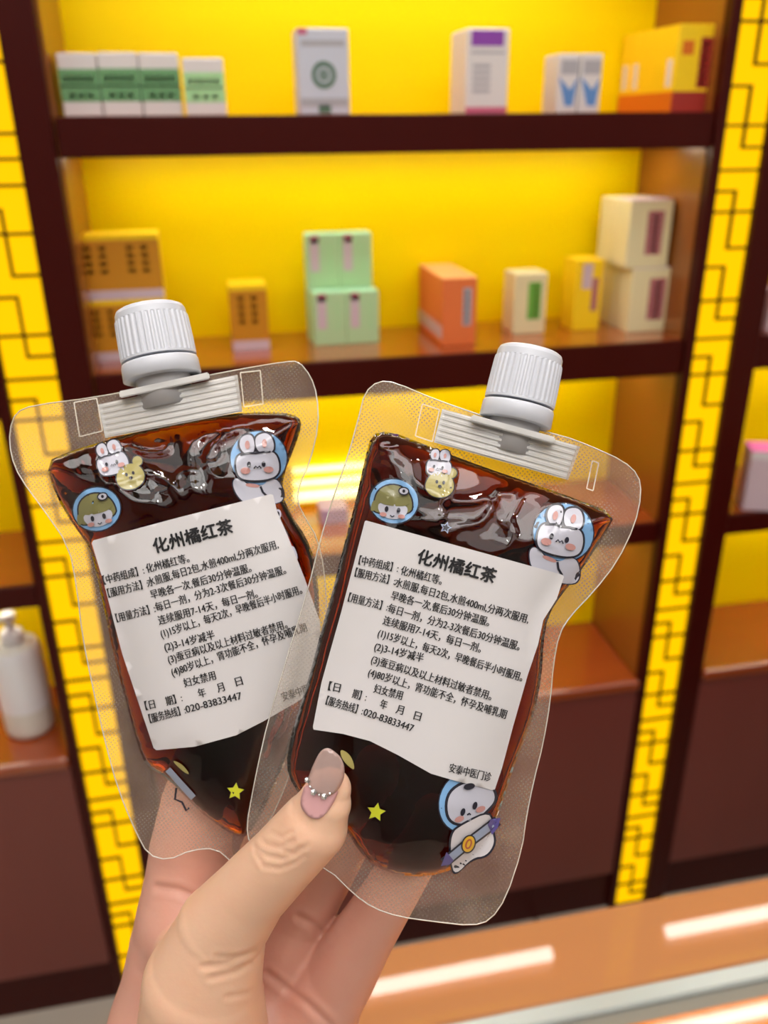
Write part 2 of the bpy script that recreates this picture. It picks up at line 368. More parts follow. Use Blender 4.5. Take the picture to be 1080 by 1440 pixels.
# third shelf, right bay and small things
carton('medicine_box', 'small lilac block put in for a blurred reflection between the two pouches, third shelf', *onZ(452, 738, Z3)[:2], Z3, .045, .05, .025, C_['lilac'])  # added block, imitates a blurred lilac reflection
p = onZ(1037, 702, Z3)
carton('medicine_box', 'white box with a bright pink lid at the right edge, third shelf', .846, 1.165, Z3, .12, .05, .105, C_['pinkwhite'], [('T', 0, 0, 1, 1, C_['pink']), ('F', 0, .88, 1, 1, C_['white']), ('F', .5, .35, .62, .5, C_['yellow'])], rz=-.35)
p = onZ(1068, 478, Z2)
carton('medicine_box', 'pale grey box cut off by the right edge, second shelf', .836, 1.17, Z2, .07, .06, .062, C_['pinkwhite'])

# ---------------------------------------------------------------- pump bottle
pb = thing('pump_bottle', 'white pump dispenser bottle standing on the lower ledge at the left edge', 'bottle', (-.352, 1.235, ZL))
plastic = mat('white_plastic', (.86, .87, .90), .35); plastic2 = mat('translucent_white_plastic', (.76, .76, .69), .3)
vs, fs = lathe([(.033, 0, 0), (.038, .003, 0), (.039, .012, 0), (.039, .125, 0), (.0385, .132, 0), (.038, .150, 0), (.034, .160, 0), (.016, .167, 0), (.016, .168, 0)], 32)
mk('bottle_body', vs, fs, plastic2, pb, smooth=True)
vs, fs = lathe([(.0175, .165, 0), (.0175, .183, 0), (.016, .185, 0), (.006, .186, 0), (.006, .202, 0), (.011, .204, 0), (.012, .212, 0), (.010, .216, 0)], 24); mk('pump', vs, fs, plastic, pb, smooth=True)
bm = bmesh.new(); tube_between(bm, (0, 0, .21), (-.05, -.012, .206), .006, 10); bmo('nozzle', bm, plastic, pb, True)
vs, fs = lathe([(.0392, .05, 0), (.0395, .055, 0), (.0395, .128, 0), (.0390, .145, 0), (.0386, .151, 0), (.0345, .1612, 0)], 32); mk('shoulder_wrap', vs, fs[:-2], plastic, pb, smooth=True)

# ================================================================ POUCHES
def pts(*a): return np.array(a, float)
def inpoly(P, poly):
    x, y = P[:, 0], P[:, 1]; r = np.zeros(len(P), bool); n = len(poly)
    for i in range(n):
        x1, y1 = poly[i]; x2, y2 = poly[(i + 1) % n]
        if y1 == y2: continue
        c = ((y1 > y) != (y2 > y)) & (x < (x2 - x1) * (y - y1) / (y2 - y1) + x1); r ^= c
    return r
def distpoly(P, poly):
    d = np.full(len(P), 1e9); n = len(poly)
    for i in range(n):
        a, b = poly[i], poly[(i + 1) % n]; ab = b - a; L = ab @ ab + 1e-9
        t = np.clip(((P - a) @ ab) / L, 0, 1); q = a + t[:, None] * ab; d = np.minimum(d, np.hypot(*(P - q).T))
    return d
def smoothpoly(p, it=2):                       # Chaikin
    for _ in range(it):
        q = np.roll(p, -1, 0); p = np.stack([.75 * p + .25 * q, .25 * p + .75 * q], 1).reshape(-1, 2)
    return p
def resample(p, step):
    out = []
    for i in range(len(p)):
        a, b = p[i], p[(i + 1) % len(p)]; n = max(1, int(round(np.hypot(*(b - a)) / step)))
        for k in range(n): out.append(a + (b - a) * k / n)
    return np.array(out)
def region(outer, holes=(), step=8):
    loops = [resample(outer, step)] + [resample(h, step) for h in holes]
    P = [*loops]; edges = []; o = 0
    for l in loops:
        n = len(l); edges += [(o + i, o + (i + 1) % n) for i in range(n)]; o += n
    lo, hi = outer.min(0), outer.max(0)
    ys = np.arange(lo[1], hi[1], step * .87); G = []
    for k, y in enumerate(ys):
        xs = np.arange(lo[0] + (k % 2) * step / 2, hi[0], step); G.append(np.stack([xs, xs * 0 + y], 1))
    if G:
        G = np.concatenate(G); keep = inpoly(G, outer) & (distpoly(G, loops[0]) > step * .5)
        for h in loops[1:]: keep &= ~inpoly(G, h) & (distpoly(G, h) > step * .5)
        P.append(G[keep])
    P = np.concatenate(P)
    v, e, f, *_ = delaunay_2d_cdt([Vector(p) for p in P], edges, [], 0, 1e-5)
    V = np.array([tuple(a) for a in v]); Fc = np.array([tuple(t) for t in f if len(t) == 3])
    c = V[Fc].mean(1); keep = inpoly(c, loops[0])
    for h in loops[1:]: keep &= ~inpoly(c, h)
    return V, Fc[keep], len(loops[0])
def vnoise(P, s, seed=0):
    Q = P / s; i = np.floor(Q).astype(int); f = Q - i; f = f * f * (3 - 2 * f)
    def h(a, b):
        n = (a * 374761393 + b * 668265263 + seed * 974711) & 0xffffffff; n = ((n ^ (n >> 13)) * 1274126177) & 0xffffffff
        return ((n ^ (n >> 16)) & 0xffff) / 65535.
    a, b, c, d = h(i[:, 0], i[:, 1]), h(i[:, 0] + 1, i[:, 1]), h(i[:, 0], i[:, 1] + 1), h(i[:, 0] + 1, i[:, 1] + 1)
    return (a * (1 - f[:, 0]) + b * f[:, 0]) * (1 - f[:, 1]) + (c * (1 - f[:, 0]) + d * f[:, 0]) * f[:, 1]
def ridged(P, s, seed): return 1 - np.abs(2 * vnoise(P, s, seed) - 1)

# --- materials of the pouch
def film_material():
    m = bpy.data.materials.new('clear_embossed_film'); m.use_nodes = True; nt = m.node_tree; N = nt.nodes; L = nt.links
    out = N['Material Output']; b = N['Principled BSDF']; b.inputs['Base Color'].default_value = (.95, .86, .76, 1); b.inputs['Roughness'].default_value = .22  # warm tint: orange counter light shining through, put into the film colour
    b.inputs['Transmission Weight'].default_value = 0
    tc = N.new('ShaderNodeTexCoord'); waves = []
    for ang in (.9, -.62):
        mp = N.new('ShaderNodeMapping'); mp.inputs['Rotation'].default_value = (0, 0, ang); L.new(tc.outputs['Object'], mp.inputs[0])
        w = N.new('ShaderNodeTexWave'); w.inputs['Scale'].default_value = 290; w.inputs['Distortion'].default_value = .4; L.new(mp.outputs[0], w.inputs[0]); waves.append(w)
    mu = N.new('ShaderNodeMath'); mu.operation = 'MULTIPLY'; L.new(waves[0].outputs[1], mu.inputs[0]); L.new(waves[1].outputs[1], mu.inputs[1])
    bp = N.new('ShaderNodeBump'); bp.inputs['Strength'].default_value = .6; bp.inputs['Distance'].default_value = .0003; L.new(mu.outputs[0], bp.inputs['Height']); L.new(bp.outputs[0], b.inputs['Normal'])
    tl = N.new('ShaderNodeBsdfTranslucent'); tl.inputs[0].default_value = (.95, .9, .85, 1)
    m1 = N.new('ShaderNodeMixShader'); m1.inputs[0].default_value = .6; L.new(b.outputs[0], m1.inputs[1]); L.new(tl.outputs[0], m1.inputs[2])
    tr = N.new('ShaderNodeBsdfTransparent'); tr.inputs[0].default_value = (.98, .96, .92, 1)
    n = N.new('ShaderNodeTexNoise'); n.inputs['Scale'].default_value = 45; n.inputs['Detail'].default_value = 2; L.new(tc.outputs['Object'], n.inputs[0])
    mr = N.new('ShaderNodeMapRange'); mr.inputs[1].default_value = .3; mr.inputs[2].default_value = .7; mr.inputs[3].default_value = .12; mr.inputs[4].default_value = .27; L.new(n.outputs[0], mr.inputs[0])
    ad = N.new('ShaderNodeMath'); ad.operation = 'MULTIPLY_ADD'; L.new(mu.outputs[0], ad.inputs[0]); ad.inputs[1].default_value = .09; L.new(mr.outputs[0], ad.inputs[2]); ad.use_clamp = True
    m2 = N.new('ShaderNodeMixShader'); L.new(ad.outputs[0], m2.inputs[0]); L.new(tr.outputs[0], m2.inputs[1]); L.new(m1.outputs[0], m2.inputs[2])
    L.new(m2.outputs[0], out.inputs[0]); return m
film_m = film_material()
edge_m = mat('film_edge', (.85, .82, .74), .2, trans=.3, coat=1)
def liquid_material():
    m = bpy.data.materials.new('dark_brown_tea_in_clear_film'); m.use_nodes = True; nt = m.node_tree; b = nt.nodes['Principled BSDF']
    b.inputs['Base Color'].default_value = (1, .97, .93, 1); b.inputs['Roughness'].default_value = .02; b.inputs['IOR'].default_value = 1.33
    b.inputs['Transmission Weight'].default_value = 1; b.inputs['Coat Weight'].default_value = 1; b.inputs['Coat IOR'].default_value = 1.38; b.inputs['Coat Roughness'].default_value = .02
    tc = nt.nodes.new('ShaderNodeTexCoord'); n = nt.nodes.new('ShaderNodeTexNoise'); n.inputs['Scale'].default_value = 90; n.inputs['Detail'].default_value = 1
    nt.links.new(tc.outputs['Object'], n.inputs[0]); bp = nt.nodes.new('ShaderNodeBump'); bp.inputs['Strength'].default_value = .14; bp.inputs['Distance'].default_value = .0015
    nt.links.new(n.outputs[0], bp.inputs['Height']); nt.links.new(bp.outputs[0], b.inputs['Normal']); nt.links.new(bp.outputs[0], b.inputs['Coat Normal'])
    v = nt.nodes.new('ShaderNodeVolumeAbsorption'); v.inputs[0].default_value = (.86, .65, .0, 1); v.inputs[1].default_value = 1500
    nt.links.new(v.outputs[0], nt.nodes['Material Output'].inputs['Volume']); return m
liq_m = liquid_material()
paper = mat('matte_white_paper', (.62, .595, .61), .55, noise=((30, 30, 30), (.57, .55, .55), 3))
ink = mat('black_print_ink', (.012, .012, .014), .5)
P_ = {k: mat('print_' + k, c, .3, coat=.8) for k, c in (('blue', (.20, .40, .68)), ('white', (.50, .50, .58)), ('pinkish', (.50, .25, .23)), ('line', (.015, .015, .028)), ('olive', (.20, .19, .07)),
      ('bear', (.36, .31, .10)), ('star', (.62, .66, .03)), ('purple', (.09, .07, .26)), ('gold', (.75, .42, .02)), ('red', (.45, .10, .04)), ('pale', (.62, .58, .60)), ('belt', (.30, .36, .50)))}
P_['emb'] = edge_m; PORD = list(P_); PM = [P_[k] for k in PORD]
spout_m = mat('milky_translucent_plastic', (.86, .85, .83), .28, trans=.35, coat=.3, sss=0)
neck_m = mat('frosted_grey_neck', (.55, .54, .55), .3, trans=.25)
cap_m = mat('white_ribbed_cap_plastic', (.60, .62, .68), .3)

class Pouch:
    def __init__(s, label, ctr, d0, film, liquid, H, RD, labelpoly, seed, axis_flat=()):
        s.d0 = d0; s.c = camp(ctr[0], ctr[1], d0); s.film = film; s.liq = liquid; s.H = H; s.RD = RD; s.lab = labelpoly; s.seed = seed; s.sp = axis_flat
        s.t = thing('spout_pouch', label, 'pouch', (0, 0, 0), 0, 'clear spout pouches of dark tea')
        s.t.matrix_world = Matrix.Translation((EYE + R @ s.c).tolist()) @ M3.to_4x4()
    def loc(s, px, py, h): return camp(px, py, s.d0 - h) - s.c
    def base_h(s, P):
        ins = inpoly(P, s.liq); d = distpoly(P, s.liq); sp = s.sp; u = np.clip(d / (s.RD * (1 + 1.6 * np.exp(-(np.hypot(P[:, 0] - sp[0], P[:, 1] - sp[1]) / 105) ** 2))), 0, 1)
        return np.where(ins, s.H * (1 - (1 - u) ** 2) ** .72, 0), ins, d
    def front(s, P):
        h, ins, d = s.base_h(P)
        ml = np.clip((distpoly(P, s.lab) - 3) / 34, 0, 1) ** 1.3; ml = np.where(inpoly(P, s.lab), 0, ml)
        Pw = P + 14 * np.stack([vnoise(P, 30, 5 + s.seed), vnoise(P, 30, 9 + s.seed)], 1)
        cr = (ridged(Pw, 110, 1 + s.seed) ** 6) * .9 + (ridged(Pw, 55, 2 + s.seed) ** 8) * .8 + (ridged(Pw, 34, 7 + s.seed) ** 10) * .35 + (vnoise(Pw, 70, 3 + s.seed) - .5) * .5
        top = np.clip(1.15 - (P[:, 1] - s.liq[:, 1].min()) / 380, .30, 1)
        e = np.clip(d / 26, 0, 1)
        # pleats running along the rim of the seal
        rim = np.exp(-((d - 9) / 7) ** 2) * (vnoise(P, 13, 21 + s.seed) - .3) * .7
        return h + np.where(ins, (cr * top * e * ml * .0013 + rim * ml * .0007), 0)
    def smooth_surface(s, P):
        h, ins, d = s.base_h(P); return h
    def build(s):
        V, Fc, nb = region(s.film, [s.liq], 9)
        wav = (vnoise(V, 60, s.seed) - .5) * .0022 * np.clip(distpoly(V, s.liq) / 30, 0, 1) + (vnoise(V, 22, s.seed + 4) - .5) * .0005
        mk('film', s.loc(V[:, 0], V[:, 1], wav), Fc, film_m, s.t, smooth=True)
        # rim line of the cut film
        L = resample(s.film, 6); h = (vnoise(L, 60, s.seed) - .5) * .0022 * np.clip(distpoly(L, s.liq) / 30, 0, 1) + (vnoise(L, 22, s.seed + 4) - .5) * .0005
        Q = s.loc(L[:, 0], L[:, 1], h); n = len(Q); vs, fs = [], []
        for i in range(n):
            tn = Q[(i + 1) % n] - Q[i - 1]; tn /= np.linalg.norm(tn) + 1e-12; nn = np.array([-tn[1], tn[0], 0])
            for k in range(4):
                a = k * math.pi / 2; vs.append(Q[i] + .00022 * (math.cos(a) * nn + math.sin(a) * np.array([0, 0, 1])))
            for k in range(4): fs.append((4 * i + k, 4 * i + (k + 1) % 4, 4 * ((i + 1) % n) + (k + 1) % 4, 4 * ((i + 1) % n) + k))
        mk('film_edge', vs, fs, edge_m, s.t, smooth=True)
        V, Fc, nb = region(s.liq, (), 4.5)
        h = s.front(V); bh = s.base_h(V)[0] * .85
        n = len(V); isb = distpoly(V, s.liq) < .6
        A = s.loc(V[:, 0], V[:, 1], h); B = s.loc(V[:, 0], V[:, 1], -bh)
        idx = np.arange(n); mp = np.where(isb, idx, idx + n)
        verts = np.concatenate([A, B]); faces = np.concatenate([Fc, mp[Fc][:, ::-1]])
        used = np.zeros(2 * n, bool); used[faces.ravel()] = True; re = np.cumsum(used) - 1
        # make outward orientation: front faces must face the camera (+z)
        a, b, c = A[Fc[0]]; 
        if np.cross(b - a, c - a)[2] < 0: faces = faces[:, ::-1]
        mk('liquid', verts[used], re[faces], liq_m, s.t, smooth=True)
    def label_part(s, off=.0013):
        V, Fc, nb = region(s.lab, (), 9)
        s.loff = off
        h = s.lab_h(V)
        o = mk('paper_label', s.loc(V[:, 0], V[:, 1], h), Fc, paper, s.t, smooth=True)
        s.labo = o; return o
    def lab_h(s, P):
        h = s.base_h(P)[0]
        h = np.maximum(h, s.H * .45)
        return h + s.loff + (vnoise(P, 120, s.seed + 30) - .5) * .0007
    def text(s, lines):
        AV, AF = [], []; o = 0
        for (body, p0, p1, hp, bold) in lines:
            c = bpy.data.curves.new('t', 'FONT'); c.body = body; c.resolution_u = 3
            ob = bpy.data.objects.new('t', c); COL.objects.link(ob)
            bpy.context.view_layer.update(); dg = bpy.context.evaluated_depsgraph_get()
            me = bpy.data.meshes.new_from_object(ob.evaluated_get(dg))
            n = len(me.vertices)
            if n:
                co = np.empty(n * 3, dtype=np.float32); me.vertices.foreach_get('co', co); co = co.reshape(-1, 3).astype(float)
                x0, x1 = co[:, 0].min(), co[:, 0].max(); p0 = np.array(p0, float); p1 = np.array(p1, float)
                u = (co[:, 0] - x0) / (x1 - x0); dr = (p1 - p0); L = np.hypot(*dr); up = np.array([dr[1], -dr[0]]) / L
                P = p0 + u[:, None] * dr + ((co[:, 1] - .37) * hp / .92)[:, None] * up
                fl = [tuple(f.vertices) for f in me.polygons]; rt = dr / L
                for a, b in ((-bold, 0), (bold, 0)) + (((0, bold), (0, -bold)) if bold > .4 else ()):   # thick strokes
                    AV.append(P + a * rt + b * up); AF += [tuple(o + i for i in f) for f in fl]; o += n
            bpy.data.meshes.remove(me); bpy.data.objects.remove(ob); bpy.data.curves.remove(c)
        P = np.concatenate(AV)
        mk('printed_text', s.loc(P[:, 0], P[:, 1], s.lab_h(P) + .00035), AF, ink, s.labo)
    def prints(s, name, shapes):
        """shapes: list of (polygon px, colour key)"""
        V_, F_, M_ = [], [], []; o = 0
        for k, (poly, key) in enumerate(shapes):
            step = 5
            V, Fc, nb = region(poly, (), step)
            ins = inpoly(V, s.liq)
            h = s.front(V) + .00050 + k * .00010
            q = s.loc(V[:, 0], V[:, 1], h); a, b, c = q[Fc[0]]
            if np.cross(b - a, c - a)[2] < 0: Fc = Fc[:, ::-1]
            V_.append(q); F_.append(Fc + o); M_ += [PORD.index(key)] * len(Fc); o += len(V)
        mk(name, np.concatenate(V_), np.concatenate(F_), PM, s.t, M_, smooth=True)

def ell(cx, cy, rx, ry, rot=0, n=28):
    a = np.linspace(0, 2 * math.pi, n, endpoint=False); c, s_ = math.cos(rot), math.sin(rot)
    x, y = rx * np.cos(a), ry * np.sin(a); return np.stack([cx + c * x - s_ * y, cy + s_ * x + c * y], 1)
def stroke(p, w):
    p = np.array(p, float); n = len(p); t = np.gradient(p, axis=0); t /= np.hypot(*t.T)[:, None] + 1e-9; nn = np.stack([-t[:, 1], t[:, 0]], 1)
    return np.concatenate([p + nn * w / 2, (p - nn * w / 2)[::-1]])
def star(cx, cy, r, rot=0):
    a = np.arange(10) * math.pi / 5 + rot; rr = np.where(np.arange(10) % 2 == 0, r, r * .5); return np.stack([cx + rr * np.sin(a), cy - rr * np.cos(a)], 1)
def xf(polys, cx, cy, sc, rot):
    c, s_ = math.cos(rot) * sc, math.sin(rot) * sc; return [(np.stack([cx + c * p[:, 0] - s_ * p[:, 1], cy + s_ * p[:, 0] + c * p[:, 1]], 1), k) for p, k in polys]
def blob(p, it=2): return smoothpoly(np.array(p, float), it)
def out(poly, g):
    c = poly.mean(0); d = poly - c; L = np.hypot(*d.T)[:, None]; return c + d * (L + g) / L
def bunny(bubble=True, body=True, wave=True):
    """unit: about 45 px radius of the bubble"""
    sh = []
    if bubble: sh += [(ell(2, -2, 48, 46), 'line'), (ell(2, -2, 46, 44), 'blue'), (blob([(-36, -20), (-24, -34), (-12, -40), (-12, -34), (-24, -28), (-32, -16)]), 'belt')]
    if body:
        b = blob([(-42, 40), (-38, 30), (-26, 32), (-16, 42), (8, 44), (18, 32), (34, 34), (44, 60), (34, 74), (-18, 74), (-34, 60)]); sh += [(out(b, 2.2), 'line'), (b, 'white')]
        sh += [(blob([(-20, 38), (2, 41), (2, 47), (-20, 44)]), 'pinkish'), (stroke([(4, 44), (8, 54), (16, 62)], 3.4), 'line')]
    e1 = blob([(-26, -38), (-10, -42), (-4, -30), (-5, -10), (-20, -8), (-30, -22)]); e2 = blob([(0, -40), (18, -44), (28, -28), (26, -10), (2, -10), (-4, -28)])
    hd = blob([(-32, -8), (-14, -12), (10, -12), (28, -12), (36, 6), (34, 26), (14, 34), (-18, 34), (-32, 28), (-36, 8)])
    for q in (e1, e2, hd): sh += [(out(q, 3.2), 'line')]
    for q in (e1, e2, hd): sh += [(q, 'white')]
    sh += [(ell(-16, -24, 4, 7), 'pinkish'), (ell(12, -26, 4, 7), 'pinkish'), (stroke([(-28, -8), (-14, -11), (-3, -10), (10, -12), (22, -12)], 3), 'line')]
    sh += [(ell(-14, 8, 3.2, 4.6), 'line'), (ell(10, 8, 3.2, 4.6), 'line'), (ell(-20, 18, 8, 5.5), 'pinkish'), (ell(18, 17, 8, 5), 'pinkish'), (stroke([(-6, 15), (-3, 11), (0, 14), (3, 11), (6, 15)], 2.2), 'line')]
    return sh
def girl():
    sh = [(ell(0, 0, 36, 33), 'line'), (ell(0, 0, 34, 31), 'blue')]
    hair = blob([(-28, 8), (-24, -14), (-6, -24), (14, -20), (26, -4), (26, 16), (-26, 20)]); face = blob([(-20, 2), (18, 2), (22, 14), (10, 25), (-10, 25), (-22, 14)])
    sh += [(out(hair, 2.2), 'line'), (hair, 'olive'), (blob([(-30, 2), (-24, 2), (-24, 16), (-32, 18)]), 'olive'), (face, 'white'), (blob([(-22, -6), (22, -6), (20, 6), (-20, 7)]), 'olive')]
    sh += [(ell(-9, 12, 2.6, 4), 'line'), (ell(8, 12, 2.6, 4), 'line'), (ell(-13, 20, 5, 3), 'pinkish'), (ell(13, 20, 5, 3), 'pinkish'), (stroke([(-3, 20), (0, 22), (3, 20)], 1.6), 'line')]
    sh += [(ell(12, -16, 8, 6), 'line'), (ell(12, -16, 6, 4.4), 'white'), (ell(12, -16, 2, 2.4), 'line')]
    return sh
def bear():
    sh = []
    hd = blob([(-20, -4), (-10, -16), (10, -16), (20, -4), (20, 10), (8, 20), (-10, 20), (-21, 10)]); e1 = ell(-15, -17, 7, 7); e2 = ell(15, -17, 7, 7)
    for q in (e1, e2, hd): sh += [(out(q, 1.6), 'line')]
    for q in (e1, e2, hd): sh += [(q, 'bear')]
    return sh + [(ell(-5, -2, 2, 2.6), 'line'), (ell(5, -2, 2, 2.6), 'line'), (ell(0, 4, 2.6, 2.2), 'line')]

# ---- outlines read from the photograph
RF = smoothpoly(pts((505, 585), (513, 552), (532, 536), (556, 538), (612, 562), (700, 592), (790, 612), (832, 628), (876, 648), (898, 668), (902, 695), (893, 738), (868, 790), (835, 832), (802, 866),
     (786, 892), (778, 935), (774, 985), (764, 1045), (750, 1100), (740, 1150), (734, 1195), (712, 1262), (690, 1294), (664, 1302), (610, 1296), (560, 1289), (525, 1277), (498, 1258), (462, 1222), (420, 1208), (372, 1200), (350, 1186), (347, 1160),
     (354, 1120), (364, 1070), (376, 1018), (402, 930), (434, 826), (450, 760), (470, 695), (490, 640)), 1)
RL = smoothpoly(pts((522, 611), (548, 606), (600, 626), (640, 642), (690, 660), (760, 684), (806, 700), (866, 723), (850, 752), (818, 802), (788, 838), (770, 868), (764, 905), (762, 950), (752, 1000), (736, 1045), (722, 1080), (708, 1125), (694, 1162),
     (672, 1198), (640, 1222), (600, 1233), (560, 1231), (526, 1218), (504, 1196), (488, 1168), (462, 1145), (434, 1128), (412, 1106), (402, 1076), (408, 1040), (424, 985), (438, 940), (452, 885), (468, 830), (484, 765), (500, 705), (512, 650)), 1)
RLab = smoothpoly(pts((513, 733), (515, 732), (790, 808), (793, 811), (783, 842), (764, 872), (757, 905), (742, 950), (722, 1020), (706, 1080), (696, 1110), (692, 1111), (640, 1098), (606, 1088), (560, 1062), (520, 1042), (482, 1032), (441, 1026), (440, 1022), (452, 960), (480, 860)), 0)
RP = Pouch('clear spout pouch of dark tea on the right, in front, its cap leaning right', (620, 920), .275, RF, RL, .0085, 95, RLab, 3, (712, 660))
RP.build(); RP.label_part()
LF = smoothpoly(pts((13, 606), (22, 580), (46, 570), (134, 559), (230, 540), (333, 520), (400, 509), (420, 508), (437, 529), (446, 556), (448, 598), (436, 650), (420, 684), (418, 706), (430, 730), (446, 756), (456, 800), (460, 860), (452, 930), (436, 1000), (414, 1070),
     (392, 1130), (366, 1178), (345, 1204), (328, 1214), (304, 1193), (270, 1195), (236, 1210), (208, 1202), (190, 1168), (166, 1110), (148, 1044), (130, 965), (116, 895), (108, 826), (97, 768), (60, 715), (28, 672), (15, 640)), 1)
LL = smoothpoly(pts((63, 650), (100, 634), (150, 619), (200, 606), (249, 595), (300, 586), (347, 580), (400, 580), (420, 586), (425, 598), (412, 635), (400, 664), (396, 694), (408, 722), (430, 754), (444, 790), (450, 850), (446, 920), (430, 990), (404, 1070), (372, 1138),
     (350, 1176), (330, 1176), (294, 1152), (270, 1130), (236, 1094), (206, 1078), (194, 1050), (174, 976), (158, 912), (142, 836), (128, 772), (103, 738), (80, 700)), 1)
LLab = smoothpoly(pts((129, 764), (131, 760), (250, 728), (380, 695), (384, 696), (390, 720), (404, 752), (428, 812), (450, 874), (452, 920), (444, 966), (436, 975), (418, 987), (371, 1014), (332, 1034), (274, 1050), (220, 1055), (216, 1052), (172, 920), (146, 820)), 0)
LP = Pouch('clear spout pouch of dark tea on the left, behind, its cap leaning left', (250, 850), .299, LF, LL, .0085, 85, LLab, 11, (245, 592))
LP.build(); LP.label_part(.0011)

# ---- label texts
def cx4(p): return (400 + p[0] / 2.571, 720 + p[1] / 2.571)
def cx3(p): return (60 + p[0] / 2.571, 680 + p[1] / 2.571)
T = ['化州橘红茶', '【中药组成】:', '化州橘红等。', '【服用方法】:', '水煎服,每日2包,水煎400ml,分两次服用,', '早晚各一次,餐后30分钟温服。', '【用量方法】:', '每日一剂，分为2-3次餐后30分钟温服。', '连续服用7-14天，每日一剂。', '(1)15岁以上，每天2次，早晚餐后半小时服用。',
     '(2)3-14岁减半', '(3)蚕豆病以及以上材料过敏者禁用。', '(4)80岁以上，肾功能不全，怀孕及哺乳期', '妇女禁用', '【日', '期】:', '年', '月', '日', '【服务热线】:', '020-83833447', '安泰中医门诊']
def lines(pp, f, hs):
    return [(T[i], f(a), f(b), (21 if i == 0 else 13.2) * hs, .75 if i == 0 else .28) for i, (a, b) in pp.items()]
RT = {0: ((483, 158), (764, 234)), 1: ((270, 173), (412, 203)), 2: ((422, 210), (570, 248)), 3: ((256, 217), (400, 249)), 4: ((400, 252), (884, 388)), 5: ((387, 300), (742, 398)), 6: ((232, 307), (374, 343)), 7: ((376, 346), (852, 486)),
      8: ((358, 390), (712, 494)), 9: ((340, 436), (862, 598)), 10: ((327, 485), (503, 528)), 11: ((316, 531), (750, 666)), 12: ((305, 578), (803, 733)), 13: ((325, 637), (427, 664)), 14: ((160, 628), (202, 637)), 15: ((247, 655), (297, 669)),
      16: ((347, 692), (371, 699)), 17: ((405, 711), (431, 718)), 18: ((470, 734), (494, 741)), 19: ((152, 680), (284, 719)), 20: ((288, 721), (467, 782)), 21: ((597, 924), (747, 960))}
LT = {0: ((400, 228), (685, 152)), 1: ((218, 350), (365, 312)), 2: ((374, 308), (528, 268)), 3: ((235, 397), (380, 360)), 4: ((378, 358), (850, 218)), 5: ((390, 403), (752, 303)), 6: ((265, 487), (405, 450)), 7: ((408, 448), (877, 310)), 8: ((418, 496), (775, 396)),
      9: ((427, 544), (935, 382)), 10: ((440, 592), (620, 545)), 11: ((453, 637), (882, 507)), 12: ((466, 683), (953, 518)), 13: ((510, 722), (624, 692)), 14: ((370, 804), (405, 796)), 15: ((445, 788), (503, 773)), 16: ((562, 760), (588, 753)), 17: ((630, 741), (655, 733)),
      18: ((697, 718), (721, 711)), 19: ((385, 851), (515, 817)), 20: ((517, 816), (718, 765)), 21: ((865, 772), (962, 740))}
RP.text(lines(RT, cx4, 1.0))
T[21] = '安泰中医'
LP.text(lines(LT, cx3, 1.0))

# ---- printed cartoons
RP.prints('printed_bunny_head', xf(bunny(False, False), 618, 653, .50, .15))
RP.prints('printed_bear_head', xf(bear(), 619, 680, .98, .12))
RP.prints('printed_girl', xf(girl(), 554, 705, 1.0, .12))
RP.prints('printed_bunny', xf(bunny(), 790, 750, .92, .24))
low = [(ell(652, 1128, 36, 44, .25), 'line'), (ell(652, 1128, 34, 42, .25), 'blue')]
hd = blob([(636, 1110), (662, 1098), (690, 1104), (698, 1124), (684, 1140), (672, 1150), (652, 1160), (632, 1154), (628, 1130)]); low += [(out(hd, 4), 'line'), (hd, 'white')]
bd = blob([(634, 1172), (650, 1160), (690, 1140), (692, 1168), (696, 1186), (684, 1204), (664, 1206), (640, 1232), (634, 1212)]); low += [(out(bd, 3), 'line'), (bd, 'pale')]
low += [(ell(651, 1142, 3.2, 5.6, .3), 'line'), (ell(668, 1133, 3.2, 5.6, .3), 'line'), (ell(646, 1152, 7, 4, -.4), 'pinkish'), (ell(676, 1138, 7, 4, -.4), 'pinkish'), (stroke([(657, 1146), (660, 1144), (662, 1146)], 2.4), 'line'), (ell(660, 1106, 8, 4.5, -.2), 'line')]
low += [(stroke([(624, 1214), (658, 1186), (700, 1154)], 15), 'line'), (stroke([(628, 1211), (658, 1186), (696, 1157)], 10), 'belt'), (pts((620, 1218), (628, 1198), (638, 1210), (632, 1216)), 'purple'), (pts((686, 1160), (690, 1152), (704, 1150), (700, 1164), (692, 1174)), 'purple')]
low += [(ell(659, 1187, 10, 13.5, .35), 'line'), (ell(659, 1187, 8, 11.5, .35), 'gold'), (ell(659, 1187, 4.5, 7.5, .35), 'red'), (ell(659, 1187, 2.2, 5, .35), 'gold')]
RP.prints('printed_bunny_on_rocket', low)
RP.prints('printed_star', [(star(529, 1142, 15, .2), 'line'), (star(529, 1142, 13.5, .2), 'star')])
RP.prints('printed_moon', [(blob([(478, 1052), (494, 1062), (500, 1084), (490, 1078), (480, 1066)]), 'bear')])
RP.prints('printed_star_outline', [(star(627, 742, 9, .3), 'belt'), (star(627, 742, 6, .3), 'line')])
LP.prints('printed_bunny_head', xf(bunny(False, False), 157, 646, .62, -.25))
LP.prints('printed_bear_head', xf(bear(), 183, 668, .98, -.25))
LP.prints('printed_girl', xf(girl(), 136, 716, .98, -.22))
LP.prints('printed_bunny', xf(bunny(), 362, 646, .86, -.02))
LP.prints('printed_star', [(star(331, 1113, 14, .1), 'line'), (star(331, 1113, 12.5, .1), 'star')])
LP.prints('printed_star_outline', [(stroke([(248, 1108), (246, 1124), (256, 1128), (262, 1140), (266, 1136)], 3), 'line'), (stroke([(236, 1082), (252, 1100), (272, 1122)], 9), 'belt'), (blob([(240, 1068), (256, 1074), (268, 1090), (258, 1086)]), 'bear')])
